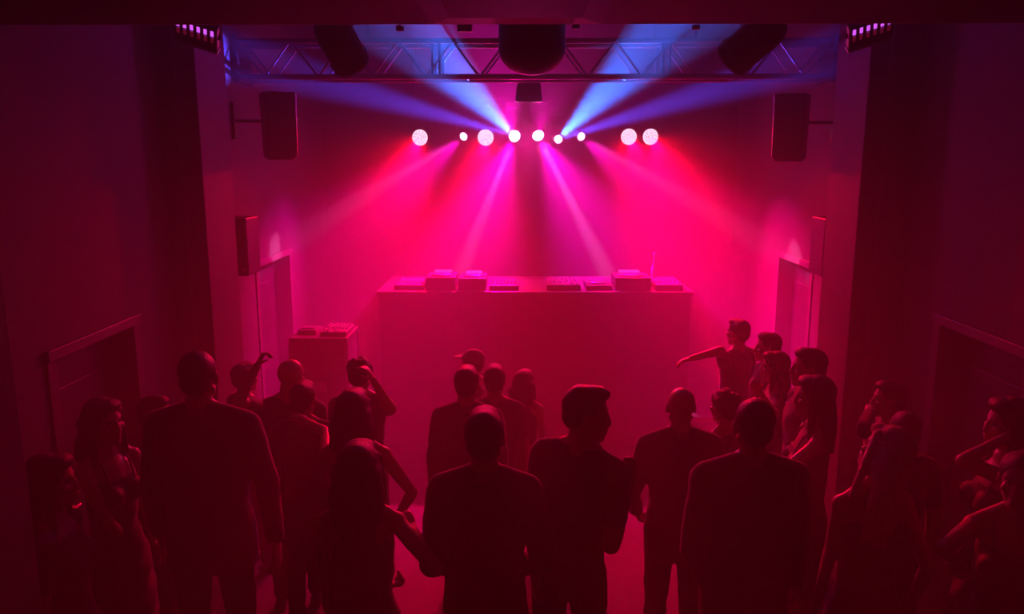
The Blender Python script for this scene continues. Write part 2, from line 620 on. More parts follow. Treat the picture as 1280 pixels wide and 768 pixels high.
par_can((412, 30), (440, 80), 5.0, .115, 'black can light tilted down to the right, left of the dome')
par_can((966, 30), (914, 75), 5.0, .115, 'black can light tilted down to the left, right of the dome')

# dome
Yd = 4.9
ct = at(665, 20, Yd)
rd = (at(707, 60, Yd).x - at(623, 60, Yd).x) / 2
zbm = at(665, 94, Yd).z
root = empty('hanging_dome', ct)
tag(root, 'big dark round-bottomed dome hanging from the header over the stage', 'dome')
m = MB()
h = ct.z - zbm
prof = [(0.0, .01)]
for i in range(1, 9):
    a = PI / 2 * i / 8
    prof.append((rd * .8 * (1 - math.cos(a)), rd * math.sin(a) ** .9))
prof += [(h, rd * .985), (h + .05, rd * .95), (h + .07, rd * .5), (h + .07, .02)]
m.lathe((0, 0, -h), (0, 0, 1), prof, 40)
m.build('shell', BLACK, root, smooth=True)
m = MB(); m.cyl((0, 0, .06), (0, 0, ZC - ct.z), .02, 12); m.build('drop_pipe', BLACKM, root)
m = MB(); m.lathe((0, 0, .02), (0, 0, 1), [(0, rd * .99), (0, rd * 1.03), (.03, rd * 1.03), (.03, rd * .99)], 40); m.build('rim', BLACKM, root)

# small lantern between dome and lamps
c = at(661, 112, 7.8)
root = empty('hanging_lantern', c)
tag(root, 'small box-shaped lantern hanging under the truss behind the dome', 'stage light')
m = MB(); m.loft([((0, 0, -.11), .13, .10, .4), ((0, 0, .03), .115, .09, .4), ((0, 0, .07), .09, .07, .5)], 24); m.build('housing', BLACK, root, smooth=True)
m = MB(); m.loft([((0, 0, -.12), .12, .09, .4), ((0, 0, -.105), .125, .095, .4)], 24); m.build('lens', GLASSM, root)
m = MB(); m.tube([V((-.09, 0, .02)), V((-.085, 0, .13)), V((.085, 0, .13)), V((.09, 0, .02))], .012); m.cap((0, 0, .13), (0, 0, .30), .018, .018); m.build('yoke', BLACKM, root, smooth=True)
m = MB(); m.cyl((0, 0, .28), (0, 0, ZC - c.z), .012, 8); m.build('drop_pipe', BLACKM, root)


# striped LED battens at the two sides
def batten(px, py, sgn, label):
    c = at(px, py, 4.5)
    root = empty('led_strip_light', c)
    tag(root, label, 'stage light', 'striped LED lights at both ends of the header')
    rot = Euler((R(-42), R(17 * sgn), R(8 * sgn)))
    m3 = rot.to_matrix()
    m = MB(); m.box((0, 0, 0), (.23, .15, .05), rot); m.build('housing', BLACK, root, .006)
    n_ = m3 @ V((0, 0, -1))
    for row, mt in ((0, LEDV), (1, LEDV2)):
        m = MB()
        for i in range(6):
            p = m3 @ V((-.09 + .036 * i, -.045 + row * .045, -.026))
            m.box(p, (.016, .034, .006), rot)
        m.build('led_row', mt, root)
    m = MB(); m.box(m3 @ V((0, .078, -.01)), (.24, .008, .05), rot); m.build('barn_flap', mat('flap_metal', (.5, .5, .5), .35, metal=.5), root)
    m = MB(); m.tube([m3 @ V((-.12, 0, 0)), m3 @ V((-.12, 0, 0)) + V((0, 0, .12)), m3 @ V((.12, 0, 0)) + V((0, 0, .12)), m3 @ V((.12, 0, 0))], .007)
    m.cap((0, 0, .12), (0, 0, ZC - c.z), .01, .01); m.build('yoke', BLACKM, root, smooth=True)


batten(246, 40, 1, 'striped purple LED light tilted at the left end of the header')
batten(1087, 38, -1, 'striped purple LED light tilted at the right end of the header')

# little clamps and boxes hanging behind the header
for px, py, s_, lab in ((581, 34, .05, 'small black junction box hanging just left of the dome'),
                        (500, 36, .025, 'tiny black clamp under the header between the left can and the junction box'),
                        (720, 33, .025, 'tiny black clamp under the header just right of the dome'),
                        (870, 34, .025, 'tiny black clamp under the header left of the right can')):
    c = at(px, py, 4.6)
    m = MB(); m.box((0, 0, 0), (s_ * 1.6, s_, s_)); m.box((0, 0, s_ * .5 + .01), (s_ * .5, s_ * .5, .03)); m.cyl((0, 0, .02), (0, 0, ZC - c.z), .006, 8)
    o = m.build('rigging_clamp' if s_ < .04 else 'junction_box', BLACKM, None, .003)
    o.location = c
    tag(o, lab, 'clamp' if s_ < .04 else 'box')


# ------------------------------------------------------------------ speakers
def hang_speaker(px, py, Y, sgn, label):
    c = at(px, py, Y)
    root = empty('hanging_speaker', c, R(-28 * sgn))
    tag(root, label, 'speaker', 'tall speakers hung high beside the stage')
    m = MB()
    m.loft([((0, 0, -.27), .10, .11, .35), ((0, 0, -.24), .125, .13, .35), ((0, 0, .26), .135, .14, .35), ((0, 0, .27), .12, .12, .35)], 32)
    m.build('cabinet', BLACK, root, smooth=True)
    m = MB(); m.box((0, -.135, 0), (.22, .012, .48)); m.build('grille', GRILLE, root, .004)
    m = MB(); m.box((0, .15, .05), (.04, .05, .2)); m.box((0, .20, .05), (.03, .1, .03)); m.build('bracket', BLACKM, root)
    rt = Matrix.Rotation(-R(-28 * sgn), 3, 'Z')
    wallx = (XL if sgn < 0 else XR) - c.x
    m = MB(); m.cap((0, .22, .05), rt @ V((wallx, 0.15, .05)), .014, .014); m.box(rt @ V((wallx - sgn * .012, .15, .05)), (.03, .1, .3), rt); m.build('wall_arm', BLACKM, root)


hang_speaker(349, 158, 6.75, -1, 'tall black speaker hung high on the left stage wall')
hang_speaker(988, 160, 6.75, 1, 'tall black speaker hung high on the right stage wall')


def wall_speaker(x, sgn, label):
    """sgn points into the room"""
    root = empty('wall_speaker', (x, 6.42, 2.24))
    tag(root, label, 'speaker', 'box speakers fixed to the walls behind the columns')
    m = MB(); m.box((sgn * .165, 0, 0), (.21, .30, .46)); m.build('cabinet', BLACK, root, .012)
    m = MB(); m.box((sgn * .166, -.153, 0), (.18, .01, .42)); m.build('grille', GRILLE, root, .003)
    m = MB(); m.box((sgn * .03, 0, 0), (.06, .12, .2)); m.build('bracket', BLACKM, root)
    m = MB(); m.cyl((sgn * .235, -.156, -.18), (sgn * .235, -.162, -.18), .006, 10); m.build('power_light', LEDV2, root)
    m = MB(); m.tube([V((sgn * .10, .0, -.22)), V((sgn * .10, .02, -.5)), V((sgn * .07, .03, -.62)), V((sgn * .045, .02, -.5)), V((sgn * .05, 0, -.22))], .008); m.build('cable', CABLEM, root, smooth=True)
    m = MB(); m.cyl((sgn * .03, -.02, .1), (sgn * .03, -.02, ZC - 2.24 - .2), .016, 10); m.build('conduit', mat('conduit_paint', (.3, .28, .28), .5), root, smooth=True)


wall_speaker(XL, 1, 'black box speaker on the left wall behind the column')
wall_speaker(XR, -1, 'black box speaker on the right wall behind the column')

# ------------------------------------------------------------------ DJ counter and the gear on it
ZT = 1.62
bx0, bx1, by0, by1 = -1.43, 1.73, 7.85, 8.92
root = empty('dj_counter', ((bx0 + bx1) / 2, (by0 + by1) / 2, 0))
tag(root, 'wide black DJ counter below the stage lamps', 'counter')
ox, oy = root.location.x, root.location.y
hw, hd = (bx1 - bx0) / 2, (by1 - by0) / 2
m = MB(); m.box((0, 0, ZT - .02), (2 * hw, 2 * hd, .04)); m.build('counter_top', TOPM, root, .006)
m = MB(); m.box((0, -hd + .05, (ZT - .04) / 2), (2 * hw - .04, .04, ZT - .04))
m.build('front_panel', BOOTHM, root)
for s_ in (-1, 1):
    m = MB(); m.box((s_ * (hw - .05), .02, (ZT - .04) / 2), (.04, 2 * hd - .1, ZT - .04)); m.build('side_panel', BOOTHM, root)
m = MB(); m.box((0, 0, .7), (2 * hw - .14, 2 * hd - .14, .03)); m.build('shelf', BOOTHM, root)


def grid_knobs(mm, x0, x1, y0, y1, z, nx, ny, r, hh):
    for i in range(nx):
        for j in range(ny):
            if random.random() < .85:
                x = x0 + (x1 - x0) * (i + .5) / nx
                y = y0 + (y1 - y0) * (j + .5) / ny
                mm.cyl((x, y, z), (x, y, z + hh * random.uniform(.6, 1)), r, 8)


def mixer(x, y, z, w, d, h_, label, g=None):
    root = empty('audio_mixer', (x, y, z))
    tag(root, label, 'mixer', g)
    m = MB(); m.box((0, 0, h_ / 2), (w, d, h_)); m.build('body', GEAR, root, .006)
    m = MB(); grid_knobs(m, -w * .45, w * .45, -.02, d * .45, h_, 7, 5, .009, .02); m.build('knobs', KNOBM, root)
    m = MB()
    for i in range(6):
        xx = -w * .4 + w * .8 * i / 5
        m.box((xx, -d * .27, h_ + .001), (.004, d * .34, .002))
        m.box((xx, -d * .27 + random.uniform(-.06, .06), h_ + .008), (.02, .01, .014))
    m.build('faders', KNOBM, root)
    return root


def player(x, y, z, w, d, h_, label, screen=True, g=None):
    root = empty('media_player', (x, y, z))
    tag(root, label, 'media player', g)
    m = MB(); m.box((0, 0, h_ / 2), (w, d, h_)); m.build('body', BLACK, root, .008)
    m = MB(); m.lathe((0, -d * .12, h_), (0, 0, 1), [(0, min(w, d) * .33), (.012, min(w, d) * .33), (.018, min(w, d) * .30), (.018, .01)], 32); m.build('jog_wheel', GEAR, root, smooth=True)
    m = MB(); m.box((0, d * .33, h_ + .012), (w * .6, d * .2, .012), Euler((R(12), 0, 0))); m.build('display', SCREENM if screen else GEAR, root, .002)
    m = MB(); grid_knobs(m, -w * .46, -w * .36, -d * .4, d * .1, h_, 1, 4, .009, .012); grid_knobs(m, w * .38, w * .46, -d * .35, d * .1, h_, 1, 3, .008, .012); m.build('buttons', KNOBM, root)
    return root


G1 = 'gear on the DJ counter'
mixer(-1.12, 8.18, ZT, .30, .45, .05, 'low mixer with knobs at the left end of the DJ counter', G1)
player(-.80, 8.15, ZT, .30, .42, .13, 'raised media player beside the mixer on the left half of the counter', g=G1)
player(-.48, 8.15, ZT, .28, .42, .12, 'raised media player with a bright display left of the counter middle', g=G1)
mixer(-.16, 8.15, ZT, .30, .42, .05, 'low mixer nearest the counter middle on its left half', G1)
mixer(.44, 8.15, ZT, .34, .44, .06, 'low mixer at the inner end of the right half of the counter', G1)
player(.80, 8.15, ZT, .26, .40, .05, 'flat media player between mixer and raised player on the right half', False, g=G1)
player(1.14, 8.15, ZT, .36, .42, .13, 'raised media player on the right half of the counter', g=G1)
mixer(1.50, 8.16, ZT, .28, .46, .06, 'low mixer at the right end of the DJ counter', G1)
# bottle
m = MB(); m.lathe((0, 0, 0), (0, 0, 1), [(0, .03), (.01, .036), (.15, .036), (.20, .016), (.27, .013), (.275, .016), (.29, .016)], 20)
o = m.build('bottle', GLASSM, None, smooth=True); o.location = (1.44, 8.5, ZT)
tag(o, 'glass bottle standing upright at the right end of the DJ counter', 'bottle')
m = MB(); m.lathe((0, 0, .285), (0, 0, 1), [(0, .017), (.03, .017)], 16); m.build('bottle_cap', KNOBM, o)

# road case with a small mixer at the left
root = empty('road_case', (-1.80, 7.2, 0))
tag(root, 'tall dark road case standing at the left wall before the stage door', 'road case')
m = MB(); m.box((0, 0, .70), (.50, .50, 1.22)); m.build('body', CASEM, root)
m = MB(); m.box((0, 0, 1.33), (.52, .52, .04)); m.build('top', TOPM, root, .006)
m = MB()
for sx in (-1, 1):
    for sy in (-1, 1):
        m.box((sx * .25, sy * .25, .70), (.03, .03, 1.22))
m.build('corner_trim', ALU, root)
m = MB(); m.box((0, -.255, .9), (.12, .015, .09)); m.tube([V((-.04, -.27, .92)), V((-.04, -.275, .88)), V((.04, -.275, .88)), V((.04, -.27, .92))], .006); m.build('handle', STEEL, root)
for sx in (-1, 1):
    for sy in (-1, 1):
        m = MB(); m.cyl((sx * .19 - .015, sy * .19, .045), (sx * .19 + .015, sy * .19, .045), .045, 16); m.box((sx * .19, sy * .19, .085), (.05, .05, .02)); m.build('caster', BLACK, root)
mixer(-1.68, 7.2, 1.35, .24, .36, .04, 'small mixer with shiny knobs on top of the road case')
m = MB(); m.box((0, 0, .02), (.17, .2, .04)); m.box((0, 0, .045), (.12, .10, .01))
o = m.build('audio_box', GEAR, None, .004); o.location = (-1.94, 7.2, 1.35); tag(o, 'small flat grey box beside the mixer on the road case', 'box')


# ------------------------------------------------------------------ people
def hand(mb, w, d, n, right, curl=.35, spread=.03, sc=1.0):
    """w wrist, d finger direction, n palm normal"""
    d = d.normalized()
    n = (n - d * n.dot(d))
    if n.length < 1e-3:
        n = V((0, 0, 1)) - d * d.z
    n.normalize()
    sd = d.cross(n) if right else -d.cross(n)
    rot = Matrix((sd, n, d)).transposed()
    mb.ell(w + d * .048 * sc, (.040 * sc, .017 * sc, .056 * sc), rot)
    mb.ell(w + d * .068 * sc, (.042 * sc, .015 * sc, .026 * sc), rot)
    for i, (off, L) in enumerate(((.030, .070), (.010, .080), (-.011, .074), (-.031, .058))):
        p = w + (d * .085 + sd * off) * sc
        a = 0
        dirb = (d + sd * off * spread * 18).normalized()
        r = .0095 * sc
        for fr, rr in ((.44, .0092), (.31, .0085), (.25, .0078)):
            a += curl * (1.0 + .12 * i)
            dd = dirb * math.cos(a) + n * math.sin(a)
            p2 = p + dd * L * fr * sc
            mb.cap(p, p2, r, rr * sc, 8)
            p = p2
            r = rr * sc
    p = w + (d * .02 + sd * .030) * sc
    dd = (d * .65 + sd * .65 + n * .35).normalized()
    p2 = p + dd * .045 * sc
    mb.cap(p, p2, .014 * sc, .011 * sc, 8)
    dd = (d * .9 + sd * .2 + n * (.3 + curl * .6)).normalized()
    mb.cap(p2, p2 + dd * .036 * sc, .011 * sc, .008 * sc, 8)


def face_warp(M2inv, M2, wide):
    def f(co):
        q = M2inv @ co
        if q.y < .02 or abs(q.z) > .13 or abs(q.x) > .08:
            return None
        dy = 0
        for sx in (-1, 1):
            dy -= .008 * math.exp(-(((q.x - sx * .031) / .015) ** 2 + ((q.z - .012) / .011) ** 2))
            dy += .0018 * math.exp(-(((q.x - sx * .031) / .020) ** 2 + ((q.z - .034) / .007) ** 2))
            dy -= .003 * math.exp(-(((q.x - sx * .024) / .006) ** 2 + ((q.z + .045) / .014) ** 2))
        dy -= .0055 * math.exp(-((q.x / .022) ** 2 + ((q.z + .0615) / .0035) ** 2))
        dy += .004 * math.exp(-((q.x / .018) ** 2 + ((q.z + .054) / .004) ** 2))
        dy += .004 * math.exp(-((q.x / .018) ** 2 + ((q.z + .069) / .0045) ** 2))
        dy -= .003 * math.exp(-((q.x / .02) ** 2 + ((q.z + .080) / .006) ** 2))
        return M2 @ (q + V((0, dy, 0)))
    return f


HC = 1.66       # height of the head centre of the base figure (1.78 m tall)


def person(px, py, Y, label, face=0, sex='m', hair='short', hairm=None, outfit='suit', skin=None, wide=1.0,
           lean=(0, 0, 0), head=(0, 0, 0), R_=None, L_=None, step=(.03, -.03), cloth=None, bracelet=False, hmin=None, eyes=True, group=None):
    """px, py: top of the head; face: heading in degrees (0 away from the camera, 90 to the left of the photo).
    lean: forward, sideways, twist; head: yaw, nod, roll. R_/L_: (elbow px, py, Y), (wrist px, py, Y), palm normal (world), curl"""
    hairm = hairm or HAIRD
    skin = skin or SKIN
    male = sex == 'm'
    top = at(px, py, Y)
    M1 = Matrix.Translation((0, 0, .95)) @ Euler((-R(lean[0]), R(lean[1]), R(lean[2]))).to_matrix().to_4x4() @ Matrix.Translation((0, 0, -.95))
    M2 = M1 @ Matrix.Translation((0, -.005, 1.53)) @ Euler((-R(head[1]), R(head[2]), R(head[0]))).to_matrix().to_4x4() @ Matrix.Translation((0, .005, HC - 1.53))
    htop = M2 @ V((0, -.02, .125))
    s = top.z / htop.z
    rz = R(face)
    rot = Matrix.Rotation(rz, 3, 'Z')
    off = rot @ V((htop.x, htop.y, 0)) * s
    base = V((top.x - off.x, top.y - off.y, 0))
    root = empty('person', base, rz, s)
    tag(root, label, 'person', group)
    inv = (Matrix.Translation(base) @ rot.to_4x4() @ Matrix.Scale(s, 4)).inverted()
    irot = rot.inverted()
    shx = (.185 if male else .155) * wide
    # arms -----------------------------------------------------------
    arms = {}
    for sgn, spec in ((1, R_), (-1, L_)):
        sh = M1 @ V((sgn * shx, -.005, 1.425))
        if spec is None:
            ud, fd = V((sgn * .16, -.06, -1)), V((sgn * .02, .22, -1))
            n = V((-sgn, .2, 0))
            cu = .3
            upd = (M1.to_3x3() @ ud).normalized()
            fod = fd.normalized()
            if lean[0] > 15:
                upd = V((sgn * .1, .1, -1)).normalized()
        elif len(spec) == 2:                 # local directions
            upd, fod = V(spec[0]).normalized(), V(spec[1]).normalized()
            n = V((-sgn, 0, .2)); cu = .5
        else:
            e = inv @ at(*spec[0])
            w = inv @ at(*spec[1])
            upd = (e - sh).normalized()
            el = sh + upd * .29
            fod = (w - el).normalized()
            n = irot @ V(spec[2])
            cu = spec[3]
        el = sh + upd * .29
        wr = el + fod * .255
        arms[sgn] = (sh, el, wr, fod, n, cu)
    # legs -----------------------------------------------------------
    legs = {}
    for sgn, st in ((1, step[0]), (-1, step[1])):
        legs[sgn] = (V((sgn * .09, 0, .90)), V((sgn * .105, st * .6 + .015, .49)), V((sgn * .115, st, .085)))
    # body -----------------------------------------------------------
    m = MB()
    m.M = M1
    if male:
        m.loft([((0, 0, .84), .15 * wide, .10), ((0, 0, .93), .165 * wide, .112), ((0, .0, 1.08), .142 * wide, .10), ((0, .0, 1.24), .158 * wide, .112), ((0, .0, 1.36), .172 * wide, .115), ((0, -.01, 1.43), .15 * wide, .09), ((0, -.015, 1.485), .085, .06), ((0, -.012, 1.52), .058, .055)])
    else:
        m.loft([((0, 0, .84), .155 * wide, .11), ((0, 0, .92), .17 * wide, .118), ((0, 0, 1.08), .118 * wide, .088), ((0, 0, 1.24), .132 * wide, .098), ((0, 0, 1.35), .142 * wide, .098), ((0, -.01, 1.43), .125 * wide, .075), ((0, -.012, 1.48), .068, .05), ((0, -.01, 1.52), .048, .048)])
        for sx in (-1, 1):
            m.ell((sx * .07, .085, 1.28), (.058, .05, .055))
    for sx in (-1, 1):
        m.cap((sx * .035, -.02, 1.53), (sx * shx * .88, -.015, 1.45), .042 if male else .03, .044 if male else .036)
    m.M = Matrix.Identity(4)
    nk0, nk1 = M1 @ V((0, -.02, 1.45)), M2 @ V((0, -.02, -.07))
    m.cap(nk0, nk1, .058 if male else .047, .056 if male else .045, 14)
    for sgn, (sh, el, wr, fd, n, cu) in arms.items():
        k_ = 1 if male else .80
        m.ell(sh, (.058 * k_, .058 * k_, .06 * k_))
        m.cap(sh, el, .052 * k_, .040 * k_)
        m.cap(sh.lerp(el, .35), sh.lerp(el, .6), .050 * k_, .046 * k_)
        m.cap(el, wr, .041 * k_, .027 * k_)
        m.cap(el.lerp(wr, .1), el.lerp(wr, .35), .042 * k_, .038 * k_)
        hand(m, wr, fd, n, sgn > 0, cu, sc=1.0 if male else .9)
    for sgn, (hp, kn, an) in legs.items():
        k_ = 1 if male else .95
        m.cap(hp, kn, .085 * k_, .056 * k_)
        m.cap(kn, an, .054 * k_, .036 * k_)
        m.cap(kn.lerp(an, .15) + V((0, -.012, 0)), kn.lerp(an, .4) + V((0, -.012, 0)), .052 * k_, .046 * k_)
        m.cap(an + V((0, -.02, -.03)), an + V((sgn * .02, .13, -.055)), .035, .026)
    m.M = M2
    jw = 1 if male else .88
    m.ell((0, -.016, .034), (.077, .098, .088), n=22, m=14)
    m.ell((0, .022, -.02), (.063, .066, .085), n=20, m=12)
    m.ell((0, .045, -.078), (.043 * jw, .045, .034))
    m.cap((0, .072, -.098), (0, .074, -.094), .020 * jw, .020 * jw)
    for sx in (-1, 1):
        m.cap((sx * .05, -.005, -.055), (sx * .018, .062, -.095), .022 * jw, .018 * jw)
        m.ell((sx * .042, .062, -.015), (.022, .022, .02))
        m.cap((sx * .046, .064 if male else .060, .034), (sx * .012, .078 if male else .074, .034), .010, .011)
        m.ell((sx * .079, -.008, -.002), (.009, .019, .031), Euler((R(-8), 0, R(-sx * 18))))
        m.ell((sx * .011, .094, -.034), (.009, .010, .008))
    m.cap((0, .084, .018), (0, .104 if male else .100, -.026), .009, .0115 if male else .0095)
    m.ell((0, .086, -.055), (.024, .014, .010))
    m.ell((0, .084, -.070), (.021, .014, .010))
    m.M = Matrix.Identity(4)
    body = m.organic('body', skin, root, voxel=.0075, it=3, warp=face_warp(M2.inverted(), M2, wide))
    if eyes:
        m = MB(); m.M = M2
        for sx in (-1, 1):
            m.ell((sx * .031, .0655, .012), (.0125, .0125, .0105))
        m.build('eyes', EYEM, root, smooth=True)
    # hair -----------------------------------------------------------
    m = MB(); m.M = M2
    hv = .008

    def shell(g=0, front=.072):
        m.ell((0, -.026 , .046), (.084 + g, front + .026 + g * .4, .086 + g), n=22, m=14)
        m.ell((0, -.060, -.005), (.071 + g, .056 + g, .064), n=18)
    if hair == 'short':
        shell(.002)
        m.ell((0, .02, .100), (.062, .066, .036))
    elif hair == 'crop':
        shell(-.002, .066)
    elif hair == 'quiff':
        shell(.001)
        m.ell((0, .022, .106), (.056, .068, .034))
        m.ell((0, .058, .100), (.040, .026, .024))
        m.ell((0, -.03, .104), (.060, .064, .034))
    elif hair == 'curly':
        shell(.004)
        for i in range(80):
            a = random.uniform(0, 2 * PI)
            z = random.uniform(-.02, 1)
            rr = math.sqrt(max(0, 1 - z * z))
            p = V((.088 * rr * math.cos(a), -.025 + .10 * rr * math.sin(a), .045 + .09 * z))
            if p.y > .058 and p.z < .07:
                continue
            m.ell(p, (random.uniform(.012, .022),) * 3, n=8, m=6)
    elif hair == 'bun':
        shell(.004)
        m.ell((0, -.115, .075), (.045, .04, .045))
    elif hair in ('long', 'longwavy', 'verylong', 'side'):
        shell(.008)
        L = {'long': .36, 'longwavy': .36, 'verylong': .46, 'side': .30}[hair]
        wv = .012 if hair == 'longwavy' else .003
        secs = []
        for i in range(12, -1, -1):
            t = i / 12
            z = .05 - L * t
            rx = (.092 + .030 * math.sin(PI * min(1, t * 1.1)) - .035 * max(0, t - .7) / .3) + wv * math.sin(t * 22)
            ry = .082 - .036 * min(1, t * 1.6)
            secs.append(((wv * math.sin(t * 15), -.032 - .055 * min(1, t * 1.8), z), rx, ry, .8))
        m.loft(secs, 28)
        for sx in (-1, 1):      # locks framing the face
            m.cap((sx * .078, .015, .06), (sx * .092, .01, -.06), .022, .024)
            m.cap((sx * .092, .01, -.06), (sx * .10, .015, -.06 - L * .42), .024, .016)
        m.ell((0, .035, .098), (.070, .056, .036))
    elif hair == 'cap':
        shell(.0)
    hob = None
    if hair != 'bald':
        hob = m.organic('hair', hairm, root, voxel=hv, it=2)
    if hair == 'cap':
        m = MB(); m.M = M2
        m.ell((0, -.02, .06), (.093, .108, .085), n=24, m=14)
        m.ell((0, .105, .062), (.07, .07, .010))
        m.organic('cap', CAPM, root, voxel=.007, it=2)
    # clothes --------------------------------------------------------
    cl = cloth
    if outfit == 'suit':
        cl = cl or SUIT
        m = MB(); m.M = M1
        m.loft([((0, -.005, .76), .190 * wide, .135, .85), ((0, -.005, .86), .190 * wide, .135, .85), ((0, 0, .95), .185 * wide, .132, .85), ((0, 0, 1.10), .166 * wide, .122, .85), ((0, -.003, 1.25), .182 * wide, .132, .85), ((0, -.008, 1.37), .198 * wide, .136, .8), ((0, -.012, 1.445), .185 * wide, .108, .8), ((0, -.018, 1.485), .11, .075), ((0, -.02, 1.505), .07, .066)], 28)
        for sx in (-1, 1):
            m.cap((sx * .05, -.024, 1.508), (sx * shx * 1.02, -.013, 1.452), .054, .058)
            m.cap((sx * .03, -.02, 1.50), (sx * shx * .88, -.015, 1.46), .052, .060)
            m.cap((sx * .055, -.03, 1.52), (sx * .05, .05, 1.46), .020, .018)
        m.cap((-.05, -.052, 1.512), (.05, -.052, 1.512), .022, .022)
        m.ell((0, -.036, 1.482), (.10, .055, .042))
        m.ell((0, -.05, 1.44), (.12, .06, .06))
        m.M = Matrix.Identity(4)
        for sgn, (sh, el, wr, fd, n, cu) in arms.items():
            m.ell(sh + V((0, 0, .004)), (.070, .072, .066))
            m.cap(sh, el, .069, .058)
            m.cap(el, el.lerp(wr, .93), .057, .045)
        jk = m.organic('jacket', cl, root, voxel=.010, it=3, warp=fold_warp(.004))
        m = MB(); m.M = M1
        m.lathe((0, -.018, 1.49), (0, .05, 1), [(0, .066), (.0, .069), (.045, .064), (.045, .060)], 24); m.build('shirt_collar', SHIRTW, root, smooth=True)
    elif outfit in ('tee', 'tank', 'shirt'):
        cl = cl or TEE
        m = MB(); m.M = M1
        g = .014
        if male:
            m.loft([((0, 0, .82), .172 * wide, .125), ((0, 0, .93), .172 * wide, .122), ((0, .0, 1.08), .155 * wide, .112), ((0, .0, 1.24), .168 * wide, .122), ((0, .0, 1.36), .182 * wide, .126), ((0, -.01, 1.435), .155 * wide, .098), ((0, -.016, 1.482), .092, .070), ((0, -.016, 1.492), .078, .066)], 28)
        else:
            m.loft([((0, 0, .84), .175 * wide, .13), ((0, 0, .92), .18 * wide, .128), ((0, .0, 1.08), .13 * wide, .10), ((0, .0, 1.24), .145 * wide, .112), ((0, .0, 1.34), .150 * wide, .11), ((0, -.01, 1.41 if outfit == 'tank' else 1.43), .118 * wide, .085)], 28)
            for sx in (-1, 1):
                m.ell((sx * .07, .088, 1.28), (.066, .056, .062))
                if outfit != 'tank':
                    m.cap((sx * .06, -.02, 1.475), (sx * shx * .95, -.014, 1.445), .042, .048)
        m.ell((0, -.03, 1.475 if male else 1.45), (.095 if male else .07, .055, .035))
        m.ell((0, -.045, 1.43), (.12 if male else .09, .055, .06))
        if male:
            for sx in (-1, 1):
                m.cap((sx * .05, -.021, 1.50), (sx * shx * (.95 if outfit != 'tank' else .6), -.014, 1.452), .052, .058 if outfit != 'tank' else .04)
        m.M = Matrix.Identity(4)
        for sgn, (sh, el, wr, fd, n, cu) in arms.items():
            if outfit == 'tee':
                m.ell(sh, (.068 if male else .055,) * 3)
                m.cap(sh, sh.lerp(el, .62), .066 if male else .053, .058 if male else .046)
            elif outfit == 'shirt':
                m.ell(sh, (.068 if male else .055,) * 3)
                m.cap(sh, el, .066 if male else .053, .056 if male else .045)
                m.cap(el, el.lerp(wr, .9), .055 if male else .045, .042 if male else .034)
        m.organic('shirt' if outfit != 'tank' else 'tank_top', cl, root, voxel=.010, it=3, warp=fold_warp(.004))
        if outfit == 'tank' and not male:
            for sx in (-1, 1):
                m = MB(); m.M = M1
                m.tube([V((sx * .075, -.088, 1.38)), V((sx * .085, -.062, 1.46)), V((sx * .085, -.01, 1.497)), V((sx * .08, .05, 1.45)), V((sx * .075, .10, 1.33))], .007)
                m.build('strap', cl, root, smooth=True)
    elif outfit == 'dress':
        cl = cl or DRESS
        m = MB(); m.M = M1
        m.loft([((0, 0, .90), .178 * wide, .128), ((0, .0, 1.08), .128 * wide, .098), ((0, .0, 1.24), .142 * wide, .110), ((0, .0, 1.33), .146 * wide, .106), ((0, 0, 1.37), .140 * wide, .10)], 28)
        for sx in (-1, 1):
            m.ell((sx * .07, .088, 1.28), (.066, .056, .062))
        m.M = Matrix.Identity(4)
        m.loft([((0, 0, .52), .20 * wide, .16), ((0, 0, .72), .195 * wide, .15), ((0, 0, .90), .182 * wide, .132), ((0, 0, .98), .16 * wide, .115)], 28)
        m.organic('dress', cl, root, voxel=.010, it=3, warp=fold_warp(.005))
        for sx in (-1, 1):
            m = MB(); m.M = M1
            m.tube([V((sx * .07, -.095, 1.34)), V((sx * .08, -.066, 1.45)), V((sx * .08, -.01, 1.495)), V((sx * .08, .05, 1.45)), V((sx * .075, .10, 1.33))], .006)
            m.build('strap', cl, root, smooth=True)
    if outfit != 'dress':
        m = MB()
        m.M = M1
        m.loft([((0, 0, .80), .168 * wide, .122), ((0, 0, .90), .178 * wide, .126), ((0, 0, 1.0), .160 * wide, .114)], 24)
        m.M = Matrix.Identity(4)
        for sgn, (hp, kn, an) in legs.items():
            m.cap(hp, kn, .098, .072)
            m.cap(kn, an + V((0, 0, .02)), .070, .060)
        m.organic('trousers', TROUS, root, voxel=.012, it=3, warp=fold_warp(.005))
    for sgn, (hp, kn, an) in legs.items():
        m = MB()
        a2 = V((an.x, an.y, 0))
        m.cap(a2 + V((0, -.045, .04)), a2 + V((sgn * .005, .05, .045)), .04, .045)
        m.cap(a2 + V((sgn * .005, .05, .042)), a2 + V((sgn * .015, .165, .032)), .044, .032)
        m.box(a2 + V((sgn * .008, .06, .012)), (.075, .25, .024), Euler((0, 0, -sgn * .06)))
        m.organic('shoe', SHOEM, root, voxel=.010, it=2)
    if bracelet:
        sh, el, wr, fd, n, cu = arms[bracelet]
        m = MB()
        m.lathe(wr - fd * .02, fd, [(0, .031), (0, .036), (.018, .036), (.018, .031)], 24)
        m.build('bracelet', SPARK, root)
    return root


def fold_warp(a):
    ph = random.uniform(0, 6)

    def f(co):
        k_ = math.sin(co.z * 34 + co.x * 16 + ph + 2 * math.sin(co.x * 9 + co.y * 7)) * .5 + math.sin(co.z * 61 - co.x * 27 + ph * 2 + co.y * 30) * .3
        r = V((co.x, co.y, 0))
        if r.length < 1e-4:
            return None
        return co + r.normalized() * a * k_
    return f


